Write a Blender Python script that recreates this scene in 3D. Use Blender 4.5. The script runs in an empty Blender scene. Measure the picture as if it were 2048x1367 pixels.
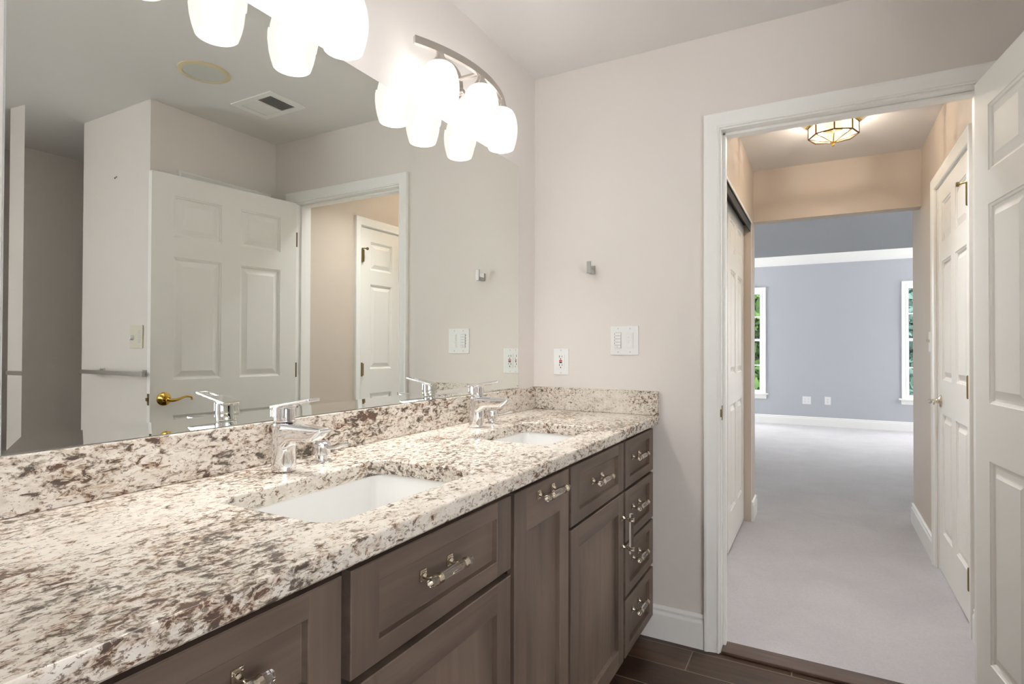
import bpy, bmesh, math, random
from mathutils import Vector, Matrix
from math import sin, cos, pi, radians
random.seed(7)
S = bpy.context.scene
COL = S.collection

# ------------------------------------------------------------------ camera
cam = bpy.data.cameras.new('camera')
cam.sensor_width = 36.0
cam.lens = 36.0 * 1124.55 / 2048
cam.clip_start = 0.02
camo = bpy.data.objects.new('camera', cam); COL.objects.link(camo)
_yw, _pi, _ro = radians(28.8064), radians(.5634), radians(.1936)
_f = Vector((-sin(_yw) * cos(_pi), cos(_yw) * cos(_pi), sin(_pi)))
_r = Vector((cos(_yw), sin(_yw), 0)); _u = _r.cross(_f)
_r2 = _r * cos(_ro) + _u * sin(_ro); _u2 = _u * cos(_ro) - _r * sin(_ro)
M3 = Matrix((_r2, _u2, -_f)).transposed()
camo.matrix_world = Matrix.Translation((1.1625, 0, 1.1879)) @ M3.to_4x4()
S.camera = camo

# ------------------------------------------------------------------ light and exposure
S.view_settings.view_transform = 'Standard'
S.view_settings.look = 'None'
S.view_settings.gamma = 1.0
S.view_settings.use_curve_mapping = False
S.view_settings.exposure = 0.93
SKY = 5.4            # overcast daylight
BULB = 56.0         # vanity bulbs
HALLBULB = 38.0     # bulbs of the hall lantern
ADDED_DOWNLIGHT = 360.0   # recessed light added to brighten the hall
w = bpy.data.worlds.new('sky'); S.world = w
w.use_nodes = True
wn = w.node_tree.nodes; wl = w.node_tree.links
wn['Background'].inputs[0].default_value = (.93, .96, 1.0, 1)
wn['Background'].inputs[1].default_value = SKY

# ------------------------------------------------------------------ main dimensions (metres)
D = 2.3277      # wall with the doorway
H = 2.43        # ceiling
WT = 0.115      # wall thickness
MIRX = 0.006    # face of the mirror
ZC = 0.9108     # top of the stone

# ------------------------------------------------------------------ materials
def lin(c):
    c = c / 255.0
    return c / 12.92 if c <= .04045 else ((c + .055) / 1.055) ** 2.4
def rgb(r, g, b): return (lin(r), lin(g), lin(b), 1)
def new_mat(name):
    m = bpy.data.materials.new(name); m.use_nodes = True
    return m, m.node_tree.nodes, m.node_tree.links, m.node_tree.nodes['Principled BSDF']
def mat(name, col, rough=.5, metal=0., trans=0., ior=1.45, coat=0., bump=None, spec=.5):
    m, n, l, b = new_mat(name)
    b.inputs['Base Color'].default_value = col
    b.inputs['Roughness'].default_value = rough
    b.inputs['Metallic'].default_value = metal
    b.inputs['Transmission Weight'].default_value = trans
    b.inputs['IOR'].default_value = ior
    b.inputs['Coat Weight'].default_value = coat
    b.inputs['Specular IOR Level'].default_value = spec
    if bump:
        sc, st, det = bump
        tc = n.new('ShaderNodeTexCoord'); no = n.new('ShaderNodeTexNoise'); bp = n.new('ShaderNodeBump')
        no.inputs['Scale'].default_value = sc; no.inputs['Detail'].default_value = det
        bp.inputs['Strength'].default_value = st; bp.inputs['Distance'].default_value = .002
        l.new(tc.outputs['Object'], no.inputs['Vector']); l.new(no.outputs['Fac'], bp.inputs['Height'])
        l.new(bp.outputs['Normal'], b.inputs['Normal'])
    return m
def ramp(n, stops, interp='LINEAR'):
    r = n.new('ShaderNodeValToRGB'); r.color_ramp.interpolation = interp
    e = r.color_ramp.elements
    while len(e) < len(stops): e.new(.5)
    for k, (p, c) in enumerate(stops):
        e[k].position = p; e[k].color = c
    return r
def mixc(n, l, fac, a, b):
    x = n.new('ShaderNodeMix'); x.data_type = 'RGBA'
    if hasattr(fac, 'is_output'): l.new(fac, x.inputs[0])
    else: x.inputs[0].default_value = fac
    for k, v in ((6, a), (7, b)):
        if hasattr(v, 'is_output'): l.new(v, x.inputs[k])
        else: x.inputs[k].default_value = v
    return x.outputs[2]
def noise(n, l, vec, scale, detail=4, rough=.55, dist=0., mapping=None):
    if mapping:
        mp = n.new('ShaderNodeMapping'); mp.inputs['Scale'].default_value = mapping
        l.new(vec, mp.inputs['Vector']); vec = mp.outputs['Vector']
    t = n.new('ShaderNodeTexNoise')
    t.inputs['Scale'].default_value = scale; t.inputs['Detail'].default_value = detail
    t.inputs['Roughness'].default_value = rough; t.inputs['Distortion'].default_value = dist
    l.new(vec, t.inputs['Vector'])
    return t.outputs['Fac']

M = {}
M['wall'] = mat('warm white wall paint', rgb(230, 223, 217), .55, bump=(260, .06, 2))
M['ceiling'] = mat('white ceiling paint', rgb(233, 230, 227), .7, bump=(180, .06, 2))
M['trim'] = mat('white semi gloss trim paint', rgb(246, 245, 241), .32)
M['door'] = mat('white door paint', rgb(243, 241, 236), .5, bump=(90, .05, 6))
M['grey_wall'] = mat('pale grey wall paint', rgb(186, 188, 193), .6, bump=(260, .05, 2))
M['hall_wall'] = mat('wall paint toned for warm hall light', rgb(208, 195, 182), .55, bump=(260, .06, 2))  # bathroom paint made darker and warmer, the dim lantern light put into its colour
M['white_plastic'] = mat('white plastic', rgb(238, 238, 236), .3)
M['ivory_plastic'] = mat('ivory plastic', rgb(226, 220, 204), .35)
M['button'] = mat('white plastic toned with shade', rgb(208, 208, 206), .35)  # greyer than the plates, shading between switch parts put into the colour
M['dark_slot'] = mat('dark slot', rgb(40, 38, 38), .6)
M['red_button'] = mat('red button', rgb(190, 60, 45), .4)
M['black_button'] = mat('black button', rgb(45, 50, 48), .4)
M['chrome'] = mat('polished chrome', rgb(236, 236, 238), .05, 1.)
M['nickel'] = mat('polished nickel', rgb(222, 212, 196), .14, 1.)
M['satin'] = mat('satin steel', rgb(186, 184, 180), .3, 1.)
M['satin_bar'] = mat('brushed nickel', rgb(206, 200, 194), .26, 1.)
M['brass'] = mat('polished brass', rgb(214, 178, 92), .12, 1.)
M['old_brass'] = mat('aged brass', rgb(140, 122, 84), .32, 1.)
M['porcelain'] = mat('white porcelain', rgb(240, 239, 236), .12, coat=.4)
M['acrylic'] = mat('clear acrylic', (1, 1, 1, 1), .02, trans=1., ior=1.49)
M['dark_gap'] = mat('dark cabinet interior', rgb(40, 34, 30), .7)
M['black'] = mat('black metal', rgb(28, 27, 27), .5)
M['vent_dark'] = mat('dark duct', rgb(52, 56, 52), .8)
M['cream_ring'] = mat('cream speaker ring', rgb(226, 212, 176), .5)
M['speaker_mesh'] = mat('pale grille', rgb(212, 214, 206), .7)

def mirror_mat():
    m, n, l, b = new_mat('silvered mirror')
    b.inputs['Base Color'].default_value = (.84, .86, .82, 1)
    b.inputs['Metallic'].default_value = 1; b.inputs['Roughness'].default_value = 0.0
    return m
M['mirror'] = mirror_mat()
M['mirror_edge'] = mat('mirror edge', rgb(196, 200, 196), .3)

def pane_mat(name, tint=(1, 1, 1, 1), gloss=.08):
    m, n, l, b = new_mat(name)
    t = n.new('ShaderNodeBsdfTransparent'); t.inputs[0].default_value = tint
    g = n.new('ShaderNodeBsdfGlossy'); g.inputs['Roughness'].default_value = .03
    x = n.new('ShaderNodeMixShader'); x.inputs[0].default_value = gloss
    l.new(t.outputs[0], x.inputs[1]); l.new(g.outputs[0], x.inputs[2])
    l.new(x.outputs[0], n['Material Output'].inputs[0]); n.remove(b)
    return m
M['pane'] = pane_mat('window glass')
def cut_glass(name, gl, dif):
    m, n, l, b = new_mat(name)
    t = n.new('ShaderNodeBsdfTransparent'); g = n.new('ShaderNodeBsdfGlossy'); g.inputs['Roughness'].default_value = .08
    tr = n.new('ShaderNodeBsdfTranslucent'); df = n.new('ShaderNodeBsdfDiffuse')
    a = n.new('ShaderNodeMixShader'); a.inputs[0].default_value = gl; l.new(t.outputs[0], a.inputs[1]); l.new(g.outputs[0], a.inputs[2])
    q = n.new('ShaderNodeMixShader'); q.inputs[0].default_value = .35; l.new(tr.outputs[0], q.inputs[1]); l.new(df.outputs[0], q.inputs[2])
    x = n.new('ShaderNodeMixShader'); x.inputs[0].default_value = dif; l.new(a.outputs[0], x.inputs[1]); l.new(q.outputs[0], x.inputs[2])
    l.new(x.outputs[0], n['Material Output'].inputs[0]); n.remove(b)
    return m
M['lantern_glass'] = cut_glass('lantern glass', .12, .005)
M['etched_glass'] = cut_glass('etched lantern glass', .16, .05)

def emit_mat(name, col, strength):
    m, n, l, b = new_mat(name)
    e = n.new('ShaderNodeEmission'); e.inputs[0].default_value = col; e.inputs[1].default_value = strength
    l.new(e.outputs[0], n['Material Output'].inputs[0]); n.remove(b)
    return m
M['bulb'] = emit_mat('lit bulb', (1, 1, .985, 1), BULB * 4)
M['hall_bulb'] = emit_mat('lit clear bulb', (1, .88, .74, 1), HALLBULB * 17)
M['added_downlight'] = emit_mat('lit lens of the added hall light', (.95, .97, 1, 1), ADDED_DOWNLIGHT)
def shade_mat(name, strength, tr):
    m, n, l, b = new_mat(name)
    e = n.new('ShaderNodeEmission'); e.inputs[0].default_value = (1, .955, .905, 1); e.inputs[1].default_value = strength
    t = n.new('ShaderNodeBsdfTransparent'); x = n.new('ShaderNodeMixShader'); x.inputs[0].default_value = tr
    g = n.new('ShaderNodeBsdfGlossy'); g.inputs['Roughness'].default_value = .15
    y = n.new('ShaderNodeMixShader'); y.inputs[0].default_value = .04
    l.new(e.outputs[0], x.inputs[1]); l.new(t.outputs[0], x.inputs[2])
    l.new(x.outputs[0], y.inputs[1]); l.new(g.outputs[0], y.inputs[2])
    l.new(y.outputs[0], n['Material Output'].inputs[0]); n.remove(b)
    return m
M['shade_out'] = shade_mat('lit opal glass', 0.66, .07)
M['shade_in'] = shade_mat('lit opal glass inside', 0.95, .60)

def granite(name='speckled granite', dens=0., sc=1.):
    m, n, l, b = new_mat(name)
    tc = n.new('ShaderNodeTexCoord'); v = tc.outputs['Object']
    rot = n.new('ShaderNodeMapping'); rot.inputs['Rotation'].default_value = (.35, .5, .55); rot.inputs['Scale'].default_value = (1.0, .62, 1.25)
    l.new(v, rot.inputs['Vector']); rv = rot.outputs['Vector']
    big = noise(n, l, rv, 5.5, 3, .5)
    med = noise(n, l, rv, 78 * sc, 7, .68, .6)
    fine = noise(n, l, rv, 150, 5, .7, .4)
    warm = noise(n, l, rv, 26, 4, .6)
    base = ramp(n, [(.3, rgb(200, 189, 176)), (.5, rgb(223, 214, 202)), (.75, rgb(234, 227, 217))])
    l.new(noise(n, l, rv, 40, 6, .65), base.inputs[0])
    # thresholds drift with the large noise so speckles gather in drifts
    add = n.new('ShaderNodeMath'); add.operation = 'MULTIPLY_ADD'; add.inputs[1].default_value = .42; l.new(big, add.inputs[0]); l.new(med, add.inputs[2])
    add2 = n.new('ShaderNodeMath'); add2.operation = 'MULTIPLY_ADD'; add2.inputs[1].default_value = .20; l.new(big, add2.inputs[0]); l.new(fine, add2.inputs[2])
    tan_m = ramp(n, [(.718 - dens, (0, 0, 0, 1)), (.795 - dens, (1, 1, 1, 1))]); l.new(add.outputs[0], tan_m.inputs[0])
    drk_m = ramp(n, [(.795 - dens, (0, 0, 0, 1)), (.835 - dens, (1, 1, 1, 1))]); l.new(add.outputs[0], drk_m.inputs[0])
    fin_m = ramp(n, [(.662, (0, 0, 0, 1)), (.70, (1, 1, 1, 1))]); l.new(add2.outputs[0], fin_m.inputs[0])
    tanc = ramp(n, [(.4, rgb(172, 160, 146)), (.6, rgb(184, 160, 138))]); l.new(warm, tanc.inputs[0])
    drkc = ramp(n, [(.36, rgb(98, 92, 84)), (.5, rgb(88, 74, 66)), (.66, rgb(104, 80, 68))]); l.new(warm, drkc.inputs[0])
    c = mixc(n, l, tan_m.outputs[0], base.outputs[0], tanc.outputs[0])
    c = mixc(n, l, fin_m.outputs[0], c, rgb(138, 124, 112))
    c = mixc(n, l, drk_m.outputs[0], c, drkc.outputs[0])
    l.new(c, b.inputs['Base Color'])
    b.inputs['Roughness'].default_value = .26
    return m
M['granite'] = granite(dens=.014)
M['granite_splash'] = granite('speckled granite with dense brown grain', .032, .72)

def wood(name, stretch):
    m, n, l, b = new_mat(name)
    tc = n.new('ShaderNodeTexCoord'); v = tc.outputs['Object']
    g1 = noise(n, l, v, 34, 6, .6, .6, stretch)
    g2 = noise(n, l, v, 5.0, 3, .5, .3, tuple(max(.35, s) for s in stretch))
    c1 = ramp(n, [(.3, rgb(86, 71, 62)), (.5, rgb(103, 88, 77)), (.72, rgb(120, 104, 92))]); l.new(g1, c1.inputs[0])
    c2 = ramp(n, [(.35, rgb(70, 59, 52)), (.65, rgb(134, 115, 100))]); l.new(g2, c2.inputs[0])
    l.new(mixc(n, l, .5, c1.outputs[0], c2.outputs[0]), b.inputs['Base Color'])
    b.inputs['Roughness'].default_value = .48
    return m
M['wood_v'] = wood('grey brown stained wood upright grain', (1, 1, .06))
M['wood_h'] = wood('grey brown stained wood level grain', (1, .06, 1))

def plank_mat(name, base, dark, rowh, width, off, grout, offset_rows):
    m, n, l, b = new_mat(name)
    tc = n.new('ShaderNodeTexCoord'); v = tc.outputs['Object']
    mp = n.new('ShaderNodeMapping'); mp.inputs['Location'].default_value = off; l.new(v, mp.inputs['Vector'])
    br = n.new('ShaderNodeTexBrick'); l.new(mp.outputs[0], br.inputs['Vector'])
    br.inputs['Scale'].default_value = 1; br.inputs['Brick Width'].default_value = width; br.inputs['Row Height'].default_value = rowh
    br.inputs['Mortar Size'].default_value = .0022; br.inputs['Mortar Smooth'].default_value = .1
    br.offset = offset_rows; br.offset_frequency = 2
    br.inputs['Color1'].default_value = base; br.inputs['Color2'].default_value = dark; br.inputs['Mortar'].default_value = grout
    g = noise(n, l, v, 26, 7, .62, .8, (.10, 1, 1))
    gr = ramp(n, [(.3, (.55, .52, .5, 1)), (.7, (1.25, 1.2, 1.15, 1))]); l.new(g, gr.inputs[0])
    mul = n.new('ShaderNodeMix'); mul.data_type = 'RGBA'; mul.blend_type = 'MULTIPLY'; mul.inputs[0].default_value = 1
    l.new(br.outputs['Color'], mul.inputs[6]); l.new(gr.outputs[0], mul.inputs[7])
    c = mixc(n, l, br.outputs['Fac'], mul.outputs[2], grout)
    l.new(c, b.inputs['Base Color'])
    bp = n.new('ShaderNodeBump'); bp.inputs['Distance'].default_value = .002; bp.inputs['Strength'].default_value = .5; bp.invert = True
    l.new(br.outputs['Fac'], bp.inputs['Height']); l.new(bp.outputs[0], b.inputs['Normal'])
    b.inputs['Roughness'].default_value = .34
    return m
M['floor'] = plank_mat('dark wood look floor tile', rgb(88, 65, 50), rgb(62, 46, 36), .150, .91, (.19, .113, 0), rgb(128, 112, 98), .62)
def thresh():
    m, n, l, b = new_mat('dark stained threshold wood')
    tc = n.new('ShaderNodeTexCoord')
    g = noise(n, l, tc.outputs['Object'], 30, 6, .6, .5, (.08, 1, 1))
    r = ramp(n, [(.3, rgb(70, 54, 46)), (.7, rgb(104, 84, 72))]); l.new(g, r.inputs[0]); l.new(r.outputs[0], b.inputs['Base Color'])
    b.inputs['Roughness'].default_value = .3
    return m
M['threshold'] = thresh()
def carpet():
    m, n, l, b = new_mat('pale grey cut pile carpet')
    tc = n.new('ShaderNodeTexCoord'); v = tc.outputs['Object']
    a = noise(n, l, v, 420, 3, .7); c = noise(n, l, v, 2.6, 4, .6, .6); d = noise(n, l, v, 120, 4, .7)
    r = ramp(n, [(.25, rgb(196, 190, 191)), (.75, rgb(230, 225, 227))]); l.new(d, r.inputs[0])
    r2 = ramp(n, [(.3, rgb(208, 203, 205)), (.7, rgb(230, 226, 227))]); l.new(c, r2.inputs[0])
    l.new(mixc(n, l, .5, r.outputs[0], r2.outputs[0]), b.inputs['Base Color'])
    bp = n.new('ShaderNodeBump'); bp.inputs['Strength'].default_value = .8; bp.inputs['Distance'].default_value = .006
    mx = n.new('ShaderNodeMath'); mx.operation = 'ADD'; l.new(a, mx.inputs[0]); l.new(d, mx.inputs[1])
    l.new(mx.outputs[0], bp.inputs['Height']); l.new(bp.outputs[0], b.inputs['Normal'])
    b.inputs['Roughness'].default_value = .95; b.inputs['Specular IOR Level'].default_value = .1
    b.inputs['Sheen Weight'].default_value = .3
    return m
M['carpet'] = carpet()
def leafm(name, a, bcol):
    m, n, l, b = new_mat(name)
    tc = n.new('ShaderNodeTexCoord')
    r = ramp(n, [(.3, a), (.7, bcol)]); l.new(noise(n, l, tc.outputs['Object'], 1.6, 5, .7), r.inputs[0])
    l.new(r.outputs[0], b.inputs['Base Color']); b.inputs['Roughness'].default_value = .7
    return m
M['leaf'] = leafm('green leaves', rgb(38, 66, 22), rgb(84, 116, 44))
M['needle'] = leafm('blue green needles', rgb(36, 58, 52), rgb(78, 106, 96))
M['dark_brass'] = mat('dark antique brass', rgb(112, 92, 68), .45, 1.)
M['bark'] = mat('bark', rgb(92, 78, 64), .9)
M['lawn'] = leafm('lawn grass', rgb(110, 128, 84), rgb(150, 164, 118))

# ------------------------------------------------------------------ mesh helpers
def B(): return bmesh.new()
def obj(name, bm, m, parent=None, smooth=35, loc=None, wn_=True):
    me = bpy.data.meshes.new(name)
    bmesh.ops.recalc_face_normals(bm, faces=bm.faces[:])
    bm.to_mesh(me); bm.free()
    for mm in (m if isinstance(m, (list, tuple)) else [m]): me.materials.append(M[mm])
    if smooth:
        for p in me.polygons: p.use_smooth = True
        me.set_sharp_from_angle(angle=radians(smooth))
    o = bpy.data.objects.new(name, me); COL.objects.link(o)
    if smooth and wn_:
        wm = o.modifiers.new('weighted normals', 'WEIGHTED_NORMAL'); wm.keep_sharp = True; wm.mode = 'FACE_AREA'
    if loc: o.location = loc
    if parent: o.parent = parent
    return o
def empty(name, loc=(0, 0, 0), rz=0.):
    o = bpy.data.objects.new(name, None); COL.objects.link(o)
    o.location = loc; o.rotation_euler = (0, 0, rz); o.empty_display_size = .05
    return o
def tag(o, label, cat, group=None, kind=None):
    o['label'] = label; o['category'] = cat
    if group: o['group'] = group
    if kind: o['kind'] = kind
    return o
def box(bm, x0, x1, y0, y1, z0, z1, bev=0., seg=2, mi=0, mx=None):
    r = bmesh.ops.create_cube(bm, size=1)
    vs = r['verts']
    for v in vs:
        v.co = Vector((x0 + (v.co.x + .5) * (x1 - x0), y0 + (v.co.y + .5) * (y1 - y0), z0 + (v.co.z + .5) * (z1 - z0)))
    fs = set(f for v in vs for f in v.link_faces)
    if bev:
        es = list(set(e for v in vs for e in v.link_edges))
        rr = bmesh.ops.bevel(bm, geom=es, offset=bev, segments=seg, affect='EDGES', profile=.6)
        fs = set(rr['faces']) | set(f for f in fs if f.is_valid)
        fs |= set(f for v in rr['verts'] for f in v.link_faces)
    for f in fs:
        if f.is_valid: f.material_index = mi
    if mx is not None:
        bmesh.ops.transform(bm, matrix=mx, verts=list(set(v for f in fs if f.is_valid for v in f.verts)))
def loops(bm, rings, cap0=True, cap1=True, mi=0, closed=True):
    vr = [[bm.verts.new(p) for p in r] for r in rings]
    n = len(vr[0])
    for a, b in zip(vr, vr[1:]):
        for k in range(n if closed else n - 1):
            f = bm.faces.new((a[k], a[(k + 1) % n], b[(k + 1) % n], b[k])); f.material_index = mi
    if cap0: bm.faces.new(vr[0][::-1]).material_index = mi
    if cap1: bm.faces.new(vr[-1]).material_index = mi
    return vr
def lathe(bm, prof, c=(0, 0, 0), axis='z', seg=32, cap0=True, cap1=True, mi=0):
    """prof: (radius, height along axis)"""
    rings = []
    for r, h in prof:
        ring = []
        for k in range(seg):
            a = 2 * pi * k / seg; p, q = max(r, 1e-5) * cos(a), max(r, 1e-5) * sin(a)
            if axis == 'z': v = (p, q, h)
            elif axis == 'x': v = (h, p, q)
            else: v = (p, h, q)
            ring.append(Vector(v) + Vector(c))
        rings.append(ring)
    return loops(bm, rings, cap0, cap1, mi)
def tube(bm, pts, rad, seg=12, flat=1., mi=0, up=(0, 0, 1)):
    pts = [Vector(p) for p in pts]; n = len(pts)
    rad = rad if isinstance(rad, (list, tuple)) else [rad] * n
    rings = []; up = Vector(up)
    for i, p in enumerate(pts):
        t = (pts[min(i + 1, n - 1)] - pts[max(i - 1, 0)]).normalized()
        s = t.cross(up)
        if s.length < 1e-4: s = t.cross(Vector((1, 0, 0)))
        s.normalize(); q = s.cross(t)
        rings.append([p + s * cos(2 * pi * k / seg) * rad[i] + q * sin(2 * pi * k / seg) * rad[i] * flat for k in range(seg)])
    loops(bm, rings, mi=mi)
def rrect(x0, x1, y0, y1, r, z, n=6):
    out = []
    for cx, cy, a0 in ((x1 - r, y1 - r, 0), (x0 + r, y1 - r, pi / 2), (x0 + r, y0 + r, pi), (x1 - r, y0 + r, 1.5 * pi)):
        for k in range(n + 1):
            a = a0 + pi / 2 * k / n
            out.append(Vector((cx + r * cos(a), cy + r * sin(a), z)))
    return out
def bez(p0, p1, p2, p3, n=10):
    p0, p1, p2, p3 = map(Vector, (p0, p1, p2, p3)); out = []
    for k in range(n + 1):
        t = k / n; u = 1 - t
        out.append(p0 * u ** 3 + p1 * 3 * u * u * t + p2 * 3 * u * t * t + p3 * t ** 3)
    return out
def struct(name, bm, m, label, cat, smooth=0):
    o = obj(name, bm, m, smooth=smooth)
    return tag(o, label, cat, kind='structure')
def wall_hole(bm, axis, at0, at1, u0, u1, z0, z1, holes):
    """wall slab between at0..at1 on axis ('x' or 'y'), spanning u0..u1 and z0..z1, minus rectangular holes (ua,ub,za,zb)"""
    us = sorted(set([u0, u1] + [h[0] for h in holes] + [h[1] for h in holes]))
    zs = sorted(set([z0, z1] + [h[2] for h in holes] + [h[3] for h in holes]))
    def P(a, u, z): return (a, u, z) if axis == 'x' else (u, a, z)
    cache = {}
    def V(a, u, z):
        k = (a, u, z)
        if k not in cache: cache[k] = bm.verts.new(P(a, u, z))
        return cache[k]
    def solid(i, j):
        if i < 0 or j < 0 or i >= len(us) - 1 or j >= len(zs) - 1: return False
        uc, zc = (us[i] + us[i + 1]) / 2, (zs[j] + zs[j + 1]) / 2
        return not any(h[0] < uc < h[1] and h[2] < zc < h[3] for h in holes)
    for i in range(len(us) - 1):
        for j in range(len(zs) - 1):
            if not solid(i, j): continue
            a, b, c, d = us[i], us[i + 1], zs[j], zs[j + 1]
            bm.faces.new((V(at0, a, c), V(at0, b, c), V(at0, b, d), V(at0, a, d)))
            bm.faces.new((V(at1, a, d), V(at1, b, d), V(at1, b, c), V(at1, a, c)))
            if not solid(i - 1, j): bm.faces.new((V(at0, a, c), V(at0, a, d), V(at1, a, d), V(at1, a, c)))
            if not solid(i + 1, j): bm.faces.new((V(at0, b, d), V(at0, b, c), V(at1, b, c), V(at1, b, d)))
            if not solid(i, j - 1): bm.faces.new((V(at0, b, c), V(at0, a, c), V(at1, a, c), V(at1, b, c)))
            if not solid(i, j + 1): bm.faces.new((V(at0, a, d), V(at0, b, d), V(at1, b, d), V(at1, a, d)))
CASING = [(0, 0), (0, .009), (.003, .0115), (.007, .0115), (.0085, .0095), (.012, .0095), (.028, .0125), (.040, .0155), (.043, .018), (.048, .019), (.0545, .019), (.0575, .0165), (.058, 0)]
def casing(bm, fr, u0, u1, zt, prof=CASING, z0=0., flip=1):
    """door casing on three sides of an opening; fr(u, out, z) -> point"""
    rings = []
    for (cu, cz, du, dz) in ((u0, z0, -1, 0), (u0, zt, -1, 1), (u1, zt, 1, 1), (u1, z0, 1, 0)):
        rings.append([fr(cu + du * a, b, cz + dz * a) for a, b in prof])
    loops(bm, rings)
BASEP = [(0, 0), (.014, 0), (.014, .098), (.0125, .104), (.0095, .108), (.0085, .114), (.0105, .119), (.0105, .124), (.0065, .130), (.004, .134), (0, .134)]
def baseboard(bm, p0, p1, nrm, z=0.):
    p0, p1, nrm = Vector(p0), Vector(p1), Vector(nrm)
    rings = [[p + nrm * a + Vector((0, 0, z + b)) for a, b in BASEP] for p in (p0, p1)]
    loops(bm, rings)

def panel_face(bm, w, h, y, sgn, panels, mi=0):
    """moulded face of a panel door in the plane y (u along x 0..w, z 0..h); sgn = outward direction along y"""
    us = sorted(set([0, w] + [p[0] for p in panels] + [p[1] for p in panels]))
    zs = sorted(set([0, h] + [p[2] for p in panels] + [p[3] for p in panels]))
    for i in range(len(us) - 1):
        for j in range(len(zs) - 1):
            uc, zc = (us[i] + us[i + 1]) / 2, (zs[j] + zs[j + 1]) / 2
            if any(p[0] < uc < p[1] and p[2] < zc < p[3] for p in panels): continue
            bm.faces.new([bm.verts.new(q) for q in ((us[i], y, zs[j]), (us[i + 1], y, zs[j]), (us[i + 1], y, zs[j + 1]), (us[i], y, zs[j + 1]))])
    for (a, b, c, d) in panels:
        rings = []
        for ins, dep in ((0, 0), (.0015, .0035), (.008, .0060), (.010, .0115), (.016, .0120), (.040, .0030), (.042, .0018)):
            yy = y - sgn * dep
            rings.append([(a + ins, yy, c + ins), (b - ins, yy, c + ins), (b - ins, yy, d - ins), (a + ins, yy, d - ins)])
        loops(bm, rings, cap0=False, cap1=True)
def panel_door(w, h, t, panels):
    """slab with u along +x, thickness from y=0 to y=-t, both faces moulded"""
    bm = B()
    panel_face(bm, w, h, 0, 1, panels); panel_face(bm, w, h, -t, -1, panels)
    for q in (((0, 0, 0), (w, 0, 0), (w, -t, 0), (0, -t, 0)), ((0, 0, h), (w, 0, h), (w, -t, h), (0, -t, h)),
              ((0, 0, 0), (0, -t, 0), (0, -t, h), (0, 0, h)), ((w, 0, 0), (w, -t, 0), (w, -t, h), (w, 0, h))):
        bm.faces.new([bm.verts.new(v) for v in q])
    bmesh.ops.remove_doubles(bm, verts=bm.verts[:], dist=1e-5)
    return bm
def six_panels(w, z0=0.):
    st = .103 * w / .79; mid = w / 2
    out = []
    for (c, d) in ((.207, .828), (1.005, 1.618), (1.722, 1.926)):
        out.append((st, mid - st / 2, c, d)); out.append((mid + st / 2, w - st, c, d))
    return out

# ================================================================== THE SETTING
YB = -1.75                      # wall behind the camera
XF = 3.21                       # far side wall of the bathroom
YC = 1.5877                     # face of the closet block
XR = 1.7973                     # short wall beside the doorway
XA = 2.4530                     # alcove corner
XHL, XHR = .745, 1.71           # hall walls
YH = 4.27                       # header at the end of the hall
YW = 9.75                       # window wall of the bedroom
BX0, BX1 = -1.6, 4.1            # bedroom width
BC = 3.12                       # bedroom ceiling
JL, JR = .819, 1.621            # faces of the door jambs
ZJ = 2.047                      # underside of the head jamb

bm = B(); box(bm, -.12, XF + .1, YB - .1, D + .078, -.08, 0); box(bm, 1.812, XF + .1, D + .078, 3.4, -.08, 0)
struct('floor', bm, 'floor', 'dark wood look tile planks of the bathroom floor', 'floor')
bm = B(); box(bm, -.12, 1.81, D + .080, 4.75, -.08, .012); box(bm, BX0 - .1, BX1 + .1, 4.75, YW + .1, -.08, .012); box(bm, BX0 - .1, -.12, 4.2, 4.75, -.08, .012); box(bm, 1.81, BX1 + .1, 4.2, 4.75, -.08, .012)
struct('floor_carpet', bm, 'carpet', 'pale grey carpet running from the hall into the bedroom', 'carpet')
bm = B(); box(bm, -.12, XF + .1, YB - .1, D + .06, H, H + .1); box(bm, XR, XF + .1, D + .06, 3.4, H, H + .1)
struct('ceiling', bm, 'ceiling', 'white bathroom ceiling above the vanity', 'ceiling')
LX, LY, LR = 1.22, 2.80, .062
bm = B(); box(bm, -.12, LX - LR, D + .06, YH + .06, H, H + .1); box(bm, LX + LR, XR, D + .06, YH + .06, H, H + .1); box(bm, LX - LR, LX + LR, D + .06, LY - LR, H, H + .1); box(bm, LX - LR, LX + LR, LY + LR, YH + .06, H, H + .1); box(bm, LX - LR, LX + LR, LY - LR, LY + LR, H + .098, H + .1)
struct('ceiling_hall', bm, 'ceiling', 'hall ceiling around the brass lantern', 'ceiling')
bm = B(); box(bm, BX0 - .1, BX1 + .1, YH, YW + .1, BC, BC + .1)
struct('ceiling_bedroom', bm, 'ceiling', 'high bedroom ceiling hidden behind the hall header', 'ceiling')
bm = B(); box(bm, BX0, BX1, 8.73, YW, 2.48, BC)
struct('ceiling_soffit', bm, ['grey_wall', 'ceiling'], 'dropped grey soffit with white underside before the window wall', 'soffit')
sof = bpy.data.objects['ceiling_soffit']
for p in sof.data.polygons:
    if p.normal.z < -.9: p.material_index = 1

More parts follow.
